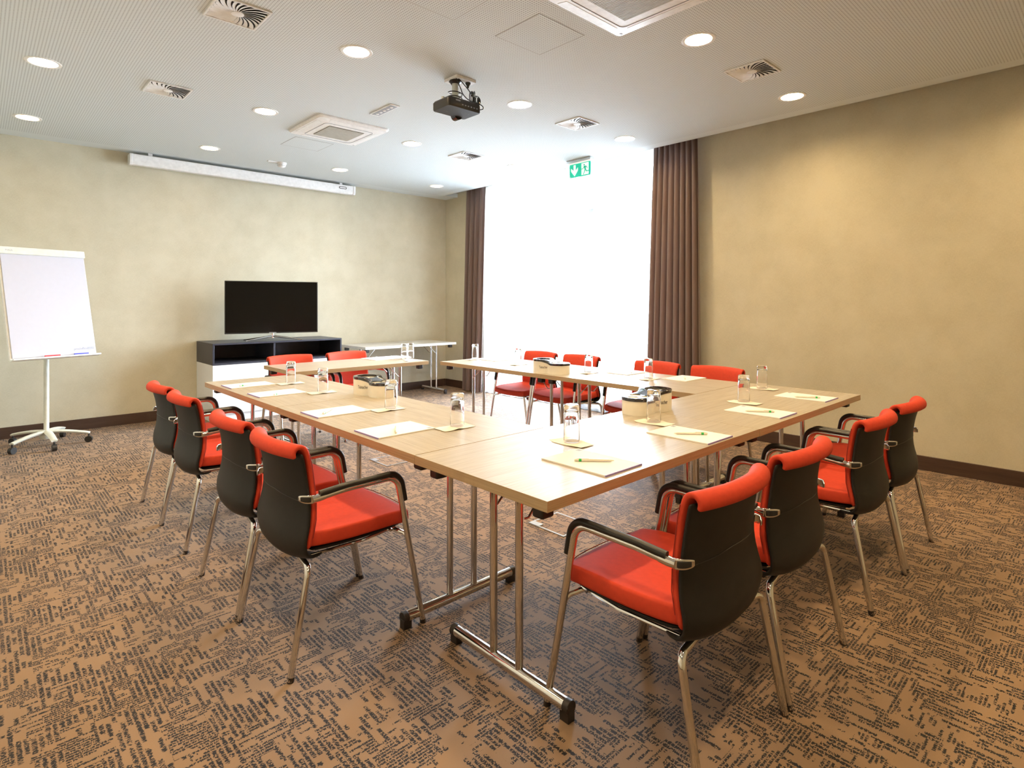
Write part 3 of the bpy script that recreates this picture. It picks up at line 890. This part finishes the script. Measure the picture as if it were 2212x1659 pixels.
# ------------------------------------------------------------------ ceiling fittings
def make_lamp(mat='lamp'):
    t = thing('ceiling_downlight', (0, 0, 0), 0, 'x', 'ceiling light', 'round recessed ceiling downlights')
    bm = bmesh.new(); lathe(bm, [(LR-.004, .0), (LR-.004, -.003), (LR+.010, -.0045), (LR+.016, -.0035), (LR+.018, 0), (LR-.004, .0)], 48); obj('trim_ring', bm, M['white_metal'], t)
    bm = bmesh.new(); lathe(bm, [(LR-.003, -.001), (LR-.004, .03), (LR-.012, .075), (LR-.012, .085), (0, .085)], 48); obj('reflector', bm, M['reflector'], t)
    bm = bmesh.new(); lathe(bm, [(LR-.0085, .034), (0, .034)], 40); obj('diffuser', bm, M[mat], t)
    return t
lm = make_lamp(); ld = make_lamp('lamp_dim'); ld_used = False
LL = {
 (0, 3): 'round downlight at the far left, left of the left hand swirl vents',
 (0, 4): 'round downlight at the far left above the flipchart',
 (1, 2): 'round downlight between the swirl vent and the projector, nearest row on the left',
 (1, 3): 'round downlight left of the smaller looking air conditioner',
 (1, 4): 'round downlight just in front of the projection screen case, left of the smoke detector',
 (2, 1): 'round downlight right of the large cropped air conditioner',
 (2, 2): 'round downlight right of the projector',
 (2, 3): 'round downlight right of the far air conditioner, below the projector',
 (2, 4): 'round downlight in front of the right end of the projection screen case',
 (3, 1): 'round downlight at the right above the yellow wall',
 (3, 2): 'round downlight above the dark brown curtain, right of the exit sign',
 (3, 3): 'round downlight left of the green exit sign',
 (3, 4): 'small round downlight closest to the room corner',
}
first = True
for jy, y in enumerate(LY):
    for ix, x in enumerate(LX):
        lab = LL.get((ix, jy), 'round downlight in the rows above and behind the viewer')
        if jy == 4:
            if not ld_used: ld.location = (x, y, H); ld['label'] = lab; ld_used = True
            else: dup(ld, (x, y, H), 0, lab)
            continue
        if first: lm.location = (x, y, H); lm['label'] = lab; first = False
        else: dup(lm, (x, y, H), 0, lab)

def make_vent():
    t = thing('ceiling_vent', (0, 0, 0), 0, 'x', 'air vent', 'square swirl air vents')
    s = .143
    bm = bmesh.new()
    for a in ((-s, s, -s, -s+.012), (-s, s, s-.012, s), (-s, -s+.012, -s+.012, s-.012), (s-.012, s, -s+.012, s-.012)): box(bm, a[0], a[1], a[2], a[3], -.010, 0)
    obj('frame', bm, M['white_metal'], t, bevel=.002)
    bxo('shade_plate', -s+.012, s-.012, -s+.012, s-.012, -.0022, -.0006, M['hole_shade'], t)  # solid plate, the duct's shade behind the blades is put into its colour
    bm = bmesh.new(); n = 24; q = s-.013
    for k in range(n):
        a0 = 2*PI*k/n
        G = []
        for i in range(9):
            u = i/8; r = .028+u*.175; th_ = a0+.62*u**1.2
            c, sn = math.cos(th_), math.sin(th_)
            x, y = r*c, r*sn
            w_ = .19*r
            x2, y2 = x-sn*w_, y+c*w_
            row = []
            for (px, py, pz) in ((x, y, -.0095), (x2, y2, -.0042)):
                row.append((max(-q, min(q, px)), max(-q, min(q, py)), pz))
            G.append(row)
        G = [g for i, g in enumerate(G) if not (i > 0 and (Vector(g[0])-Vector(G[i-1][0])).length < 1e-4)]
        # drop rows that collapsed on the frame
        keep = []
        for g in G:
            if (Vector(g[0])-Vector(g[1])).length > .004 and math.hypot(g[0][0], g[0][1]) < .19: keep.append(g)
            if abs(g[0][0]) >= q-1e-6 or abs(g[0][1]) >= q-1e-6: break
        if len(keep) > 1: sheet(bm, keep, .0012)
    obj('swirl_blades', bm, M['white_metal'], t)
    bm = bmesh.new(); lathe(bm, [(.034, -.006), (.033, -.0105), (.020, -.0125), (0, -.0130)], 28); obj('hub', bm, M['white_metal'], t)
    return t
vt = make_vent()
VE = [(1.082, 3.425, 'square swirl vent at the top edge of the photo, left of the projector'), (1.082, 5.031, 'square swirl vent on the left, second row, toward the projection screen'),
      (4.005, 1.815, 'square swirl vent on the right between two bright downlights'), (4.012, 3.433, 'square swirl vent in the middle right, in line with the projector'),
      (3.995, 5.035, 'small square swirl vent farthest back, near the exit sign'), (1.082, 1.815, None)]
for i, (x, y, lab) in enumerate(VE):
    if lab is None: continue
    if i == 0: vt.location = (x, y, H); vt['label'] = lab
    else: dup(vt, (x, y, H), 0, lab)

def make_ac():
    t = thing('ceiling_air_conditioner', (0, 0, 0), 0, 'x', 'air conditioner', 'square ceiling cassette air conditioners')
    a = .345
    bm = bmesh.new()
    lo = rrect(-a, a, -a, a, .03); mi = rrect(-a+.012, a-.012, -a+.012, a-.012, .03); inn = rrect(-a+.105, a-.105, -a+.105, a-.105, .035)
    A = [bm.verts.new((x, y, 0)) for x, y in lo]; B = [bm.verts.new((x, y, -.012)) for x, y in lo]; C_ = [bm.verts.new((x, y, -.026)) for x, y in mi]; D_ = [bm.verts.new((x, y, -.036)) for x, y in inn]
    n = len(lo)
    for P, Q in ((A, B), (B, C_), (C_, D_)):
        for i in range(n): bm.faces.new((P[i], P[(i+1) % n], Q[(i+1) % n], Q[i]))
    bm.faces.new(D_); bm.faces.new(A[::-1])
    obj('panel', bm, M['white_plastic'], t)
    bm = bmesh.new(); tube(bm, [(x, y, -.0362) for x, y in rrect(-a+.108, a-.108, -a+.108, a-.108, .035)], .0028, 6, closed=True); obj('panel_groove', bm, M['grey_plastic'], t)
    bxo('grille_shade_plate', -.172, .172, -.172, .172, -.0372, -.0358, M['hole_shade'], t)  # flat plate coloured dark in place of a shaded intake opening
    bm = bmesh.new()
    for k in range(27):
        x = -.165+k*.0127
        box(bm, x-.0042, x+.0042, -.170, .170, -.0430, -.0366)
    for k in range(3): box(bm, -.170, .170, -.0855+k*.0855-.001, -.0855+k*.0855+.001, -.0415, -.037)
    obj('intake_grille', bm, M['grille'], t)
    for k in range(4):
        bm = bmesh.new(); box(bm, -.215, .215, .262, .318, -.0345, -.0325)
        bm.transform(Matrix.Rotation(math.atan2(.009, .09), 4, 'X') @ Matrix.Identity(4))
        for v in bm.verts: v.co.z = -.0312-(.335-v.co.y)*.09-(0 if v.co.z > -.03 else .0)
        bm.free()
        bm = bmesh.new(); zz = lambda y: -.026-(.333-y)*.1075
        vs = [bm.verts.new((x, y, zz(y)-.0018)) for x, y in ((-.22, .262), (.22, .262), (.23, .318), (-.23, .318))]
        vb = [bm.verts.new((x, y, zz(y)+.0004)) for x, y in ((-.22, .262), (.22, .262), (.23, .318), (-.23, .318))]
        bm.faces.new(vs); bm.faces.new(vb[::-1])
        for i in range(4): bm.faces.new((vs[i], vs[(i+1) % 4], vb[(i+1) % 4], vb[i]))
        bm.transform(Matrix.Rotation(k*PI/2, 4, 'Z')); obj('louver', bm, M['white_metal'], t)
    bm = bmesh.new(); box(bm, .296, .312, .290, .300, -.0305, -.0265); obj('badge', bm, M['grey_plastic'], t)
    return t
ac = make_ac(); ac.location = (2.517, 5.100, H); ac['label'] = 'square cassette air conditioner on the ceiling between projector and screen case'
dup(ac, (2.517, 1.775, H), 0, 'large looking square air conditioner cut off by the top edge of the photo')

# access hatches: hairline frames in the ceiling board
def hatch(x0, x1, y0, y1, lab, mat='ceiling_plain'):
    bm = bmesh.new(); e = .0035
    t = thing('access_hatch', (0, 0, 0), 0, lab, 'access hatch', 'ceiling access hatches')
    bxo('hatch_panel', x0+e, x1-e, y0+e, y1-e, H-.0014, H-.0002, M['ceiling'], t)
    for a in ((x0, x1, y0, y0+e), (x0, x1, y1-e, y1), (x0, x0+e, y0+e, y1-e), (x1-e, x1, y0+e, y1-e)): box(bm, *a, H-.0016, H-.0002)
    obj('joint', bm, M['hatch_line'], t, smooth=False)
M['hatch_line'] = plain('hatch_joint', (.34, .33, .32), .8)
hatch(2.308, 2.706, 5.598, 5.980, 'square access hatch outline in the ceiling behind the far air conditioner')
hatch(2.330, 2.722, 2.270, 2.650, 'faint square access hatch outline in the ceiling near the cropped air conditioner')
hatch(1.630, 2.025, 2.270, 2.665, 'faint square access hatch outline at the top edge left of the cropped air conditioner')

# emergency light
em = thing('emergency_light', (2.538, 4.307, H), 0, 'narrow grey emergency light with small round lenses beside the projector', 'emergency light')
bxo('plate', -.044, .044, -.176, .176, -.008, -.0002, M['white_metal'], em, .002)
bxo('lens_field', -.032, .032, -.155, .155, -.0095, -.0078, M['grey_plastic'], em)
for k in range(5):
    bm = bmesh.new(); lathe(bm, [(.013, -.0095), (.012, -.0125), (0, -.0135)], 20, (0, -.115+k*.0575, 0)); obj('lens', bm, M['white_plastic'], em)

sm = thing('smoke_detector', (2.625, 6.765, H), 0, 'white domed smoke detector on the ceiling before the projection screen case', 'smoke detector')
bm = bmesh.new(); lathe(bm, [(.054, 0), (.054, -.016), (.050, -.022), (.046, -.024), (0, -.024)], 32); obj('base', bm, M['white_plastic'], sm)
bm = bmesh.new(); lathe(bm, [(.045, -.024), (.046, -.034), (.040, -.046), (.022, -.056), (0, -.058)], 32); obj('dome', bm, M['white_plastic'], sm)
bm = bmesh.new()
for k in range(10):
    a = 2*PI*k/10; tube(bm, [(.0455*math.cos(a-.2), .0455*math.sin(a-.2), -.036), (.0465*math.cos(a), .0465*math.sin(a), -.036), (.0455*math.cos(a+.2), .0455*math.sin(a+.2), -.036)], .0022, 6)
obj('smoke_slots', bm, M['grey_plastic'], sm)
bxo('junction_plate', -.16, -.054, -.022, .022, -.010, 0, M['white_plastic'], sm, .002)

# projection screen case
ps = thing('projection_screen_case', (2.53, 7.35, H-.03), 0, 'long white roll down projection screen case under the ceiling on the back wall', 'projection screen')
bm = bmesh.new()
prof = [(-.055, -.005), (-.055, -.085), (-.040, -.118), (.030, -.118), (.060, -.10), (.060, -.005)]
def extr(bm, prof, x0, x1):
    a = [bm.verts.new((x0, y, z)) for y, z in prof]; b = [bm.verts.new((x1, y, z)) for y, z in prof]; n = len(prof)
    bm.faces.new(a); bm.faces.new(b[::-1])
    for i in range(n): bm.faces.new((a[i], b[i], b[(i+1) % n], a[(i+1) % n]))
extr(bm, prof, -1.285, 1.285); obj('case', bm, M['white_plastic'], ps, bevel=.004)
for s in (-1, 1):
    bm = bmesh.new(); extr(bm, [(y*1.08, z*1.05+.002) for y, z in prof], *sorted((s*1.285, s*1.318))); obj('end_cap', bm, M['white_plastic'], ps, bevel=.004)
    bxo('hanger', s*1.12-.02, s*1.12+.02, -.02, .02, -.01, .03, M['white_metal'], ps)
bm = bmesh.new(); prism(bm, rrect(-.055, .055, -.016, .016, .015), 0, .002); bm.transform(Matrix.Translation((1.13, -.0552, -.045)) @ Matrix.Rotation(PI/2, 4, 'X')); lg = obj('logo_plate', bm, M['print_dark'], ps, smooth=False)
bm = bmesh.new(); prism(bm, rrect(-.045, .045, -.008, .008, .007), 0, .003); bm.transform(Matrix.Translation((1.13, -.0552, -.045)) @ Matrix.Rotation(PI/2, 4, 'X')); obj('logo_face', bm, M['white_plastic'], lg, smooth=False)

# exit sign
ex = thing('exit_sign', (5.05, 4.277, H), 0, 'green and white running man exit sign with down arrow, hanging before the window', 'exit sign')
bxo('housing', -.035, .035, -.178, .178, -.032, 0, M['chrome_soft'], ex, .003)
bxo('light_bar', -.02, .02, -.165, .165, -.044, -.032, M['sign_white'], ex, .002)
bxo('sign_panel', -.004, .004, -.1545, .1545, -.198, -.044, M['sign_green'], ex, .001)
def sgn(name, polys, mat, dx):
    """polys in sign coordinates: u 0..2 left to right, v 0..1 up; the face looks toward -x"""
    bm = bmesh.new()
    for P in polys:
        a = [bm.verts.new((-.004-dx, .1545-u*.1545, -.198+v*.150)) for u, v in P]; b = [bm.verts.new((-.004-dx+.0008, p.co.y, p.co.z)) for p in a]
        bm.faces.new(a); bm.faces.new(b[::-1]); n = len(P)
        for i in range(n): bm.faces.new((a[i], b[i], b[(i+1) % n], a[(i+1) % n]))
    return obj(name, bm, M[mat], ex, smooth=False)
sgn('down_arrow', [[(.40, .95), (.60, .95), (.60, .52), (.82, .74), (.82, .50), (.50, .10), (.16, .50), (.16, .74), (.40, .52)]], 'sign_white', .0010)
sgn('doorway', [[(1.16, .97), (1.84, .97), (1.84, .08), (1.16, .08)]], 'sign_white', .0010)
def capsule(p, q, w):
    d = Vector((q[0]-p[0], q[1]-p[1])).normalized()*w*.5; nn = Vector((-d.y, d.x))
    return [(p[0]+nn.x-d.x*.6, p[1]+nn.y-d.y*.6), (q[0]+nn.x+d.x*.6, q[1]+nn.y+d.y*.6), (q[0]-nn.x+d.x*.6, q[1]-nn.y+d.y*.6), (p[0]-nn.x-d.x*.6, p[1]-nn.y-d.y*.6)]
head = [(1.42+.062*math.cos(2*PI*k/16), .82+.062*math.sin(2*PI*k/16)) for k in range(16)]
sgn('running_figure', [head, [(1.36, .74), (1.62, .74), (1.58, .66), (1.60, .42), (1.50, .40), (1.42, .56), (1.40, .66)], capsule((1.40, .68), (1.30, .54), .055), capsule((1.30, .54), (1.16, .54), .05), capsule((1.60, .70), (1.72, .56), .055),
     capsule((1.56, .44), (1.66, .32), .08), capsule((1.66, .32), (1.84, .34), .07), capsule((1.50, .44), (1.44, .28), .075), capsule((1.44, .28), (1.34, .12), .065)], 'sign_green', .0018)
bm = text_bm('din', .016, .9, .0002); bm.transform(Matrix.Translation((-.0052, .137, -.189)) @ Matrix.Rotation(-PI/2, 4, 'Z') @ Matrix.Rotation(PI/2, 4, 'X')); obj('maker_lettering', bm, M['sign_white'], ex, smooth=False)

# projector
pr = thing('ceiling_projector', (2.60, 3.345, H), 0, 'black video projector with looped cables hanging from a white ceiling plate', 'projector')
bxo('ceiling_plate', -.085, .095, -.070, .080, -.022, 0, M['white_plastic'], pr, .003)
bm = bmesh.new(); lathe(bm, [(.0, -.022), (.042, -.022), (.046, -.030), (.034, -.042), (.030, -.048)], 28, (-.045, .0, 0)); obj('mount_collar', bm, M['black_plastic'], pr)
bm = bmesh.new(); tube(bm, [(-.045, 0, -.040), (-.045, 0, -.175)], .024, 20); tube(bm, [(-.045, 0, -.170), (-.045, 0, -.188)], .034, 20); obj('mount_tube', bm, M['warm_white'], pr)
bd = bmesh.new(); pts = rrect(-.195, .095, -.125, .075, .018)
A = [bd.verts.new((x, y, -.258)) for x, y in [(px*.97-.0015, py*.97) for px, py in pts]]; B_ = [bd.verts.new((x, y, -.250)) for x, y in pts]; C2 = [bd.verts.new((x, y, -.204)) for x, y in pts]; D2 = [bd.verts.new((x*.93-.003, y*.93, -.190)) for x, y in pts]
bd.faces.new(A); bd.faces.new(D2[::-1])
for P, Q in ((A, B_), (B_, C2), (C2, D2)):
    for i in range(len(pts)): bd.faces.new((P[i], P[(i+1) % len(pts)], Q[(i+1) % len(pts)], Q[i]))
body = obj('projector_body', bd, M['black_plastic'], pr)
bm = bmesh.new(); tube(bm, [(.02, .045, -.242), (.02, .095, -.242)], .036, 26); obj('lens_housing', bm, M['black_gloss'], pr)
bm = bmesh.new(); tube(bm, [(.02, .0951, -.242), (.02, .099, -.242)], .026, 24); obj('lens', bm, M['chrome_soft'], pr)
bm = bmesh.new(); box(bm, -.135, -.095, -.1262, -.1252, -.214, -.206)
for k in range(6): box(bm, -.08+k*.026, -.068+k*.026, -.1262, -.1252, -.236, -.229)
obj('rear_ports', bm, M['print_grey'], pr)
bm = bmesh.new()
for k in range(5): lathe(bm, [(.0025, -.2583), (0, -.2588)], 10, (-.02+k*.014, -.05+.006*(k % 2), 0))
box(bm, -.15, -.11, .0, .004, -.2586, -.2580); obj('buttons', bm, M['chrome_soft'], pr)
rnd = random.Random(5)
def cable(pts, r=.0036, closed=False):
    n = len(pts); out = []
    for i in range(n-1):
        p0, p1, p2, p3 = [Vector(pts[max(0, min(n-1, k))]) for k in (i-1, i, i+1, i+2)]
        for q in range(6):
            u = q/6; out.append(.5*((2*p1)+(p2-p0)*u+(2*p0-5*p1+4*p2-p3)*u*u+(3*p1-p0-3*p2+p3)*u**3))
    out.append(Vector(pts[-1])); bm = bmesh.new(); tube(bm, out, r, 8); return obj('cable', bm, M['black_plastic'], pr)
ring = lambda c, rx, rz, ax, a0, n: [(c[0]+rx*math.cos(a0+2*PI*k/n)*math.cos(ax), c[1]+rx*math.cos(a0+2*PI*k/n)*math.sin(ax), c[2]+rz*math.sin(a0+2*PI*k/n)) for k in range(n+1)]
cable([(-.070, -.045, -.02), (-.060, -.05, -.05), (-.030, -.045, -.085), (-.01, -.045, -.12), (.02, -.07, -.16), (.055, -.13, -.20)])
cable([(-.045+.050*math.cos(a*.45), .050*math.sin(a*.45), -.095-.0022*a) for a in range(29)])
cable([(-.055, -.05, -.02), (-.02, -.055, -.045), (.03, -.06, -.085), (.05, -.07, -.12), (.06, -.10, -.17), (.07, -.135, -.205)])
for k in range(4):
    cable(ring((.055+.006*k, -.060-.004*k, -.135), .022+.003*k, .042+.004*(k % 2), .3+.25*k, .4*k, 14), .0034)
for k in range(4):
    cable(ring((.095+.005*k, -.080, -.150-.004*k), .034-.002*k, .030+.003*(k % 2), .1+.3*k, .6*k, 14), .0034)
cable([(.10, -.09, -.175), (.115, -.12, -.20), (.105, -.135, -.225), (.08, -.128, -.235)])
bm = bmesh.new(); lathe(bm, [(0, -.022), (.020, -.022), (.019, -.032), (.010, -.046), (.006, -.062), (0, -.062)], 18, (.045, -.035, 0)); obj('plug', bm, M['black_plastic'], pr)
bm = bmesh.new(); lathe(bm, [(0, -.022), (.018, -.022), (.017, -.025), (0, -.025)], 18, (-.005, -.03, 0)); obj('socket', bm, M['warm_white'], pr)
bm = bmesh.new(); tube(bm, [(-.17, -.02, -.192), (-.17, -.02, -.172)], .012, 12); obj('foot', bm, M['warm_white'], pr)

# ------------------------------------------------------------------ floor boxes
def floor_box(x0, x1, y0, y1, lab, mat):
    t = thing('floor_socket_box', ((x0+x1)/2, (y0+y1)/2, 0), 0, lab, 'floor socket', 'floor boxes under the tables')
    hx, hy = (x1-x0)/2, (y1-y0)/2; e = .013; bm = bmesh.new()
    for a in ((-hx, hx, -hy, -hy+e), (-hx, hx, hy-e, hy), (-hx, -hx+e, -hy+e, hy-e), (hx-e, hx, -hy+e, hy-e)): box(bm, *a, 0, .004)
    obj('frame', bm, M[mat], t, smooth=False)
    bxo('carpet_lid', -hx+e, hx-e, -hy+e, hy-e, 0, .0025, M['carpet'], t)
    bxo('cable_flap', -hx+.001, -hx+.045, hy-.085, hy-.004, .004, .006, M[mat], t)
    return t
floor_box(2.432, 2.689, 2.182, 2.466, 'square metal framed floor box with carpet inlay below the corner table', 'socket_frame')
floor_box(2.432, 2.689, 4.09, 4.37, 'square floor box frame in the middle, seen under the left arm of the tables', 'grey_plastic')

# ------------------------------------------------------------------ light
W = bpy.data.worlds.new('world'); S.world = W; W.use_nodes = True
nt = W.node_tree; bg = nt.nodes['Background']
tc = nt.nodes.new('ShaderNodeTexCoord'); sp = nt.nodes.new('ShaderNodeSeparateXYZ'); nt.links.new(tc.outputs['Generated'], sp.inputs[0])
mr = nt.nodes.new('ShaderNodeMapRange'); mr.inputs[1].default_value = -.25; mr.inputs[2].default_value = .6; nt.links.new(sp.outputs[2], mr.inputs[0])
mx = nt.nodes.new('ShaderNodeMix'); mx.data_type = 'RGBA'; mx.inputs[6].default_value = (.62, .69, .78, 1); mx.inputs[7].default_value = (1.30, 1.50, 1.78, 1)
nt.links.new(mr.outputs[0], mx.inputs[0]); nt.links.new(mx.outputs[2], bg.inputs[0])
bg.inputs[1].default_value = 30.0
# daylight portal in the window opening
pl = bpy.data.lights.new('daylight_portal', 'AREA'); pl.shape = 'RECTANGLE'; pl.size = WY1-WY0; pl.size_y = 3.0
pl.cycles.is_portal = True
po = bpy.data.objects.new('daylight_portal', pl); C.objects.link(po); po.location = (5.78, (WY0+WY1)/2, 1.5); po.rotation_euler = (0, PI/2, 0)
po.rotation_euler = Vector((-1, 0, 0)).to_track_quat('-Z', 'Y').to_euler()

S.view_settings.view_transform = 'Standard'; S.view_settings.look = 'None'; S.view_settings.gamma = 1; S.view_settings.use_curve_mapping = False
S.view_settings.exposure = 0.32
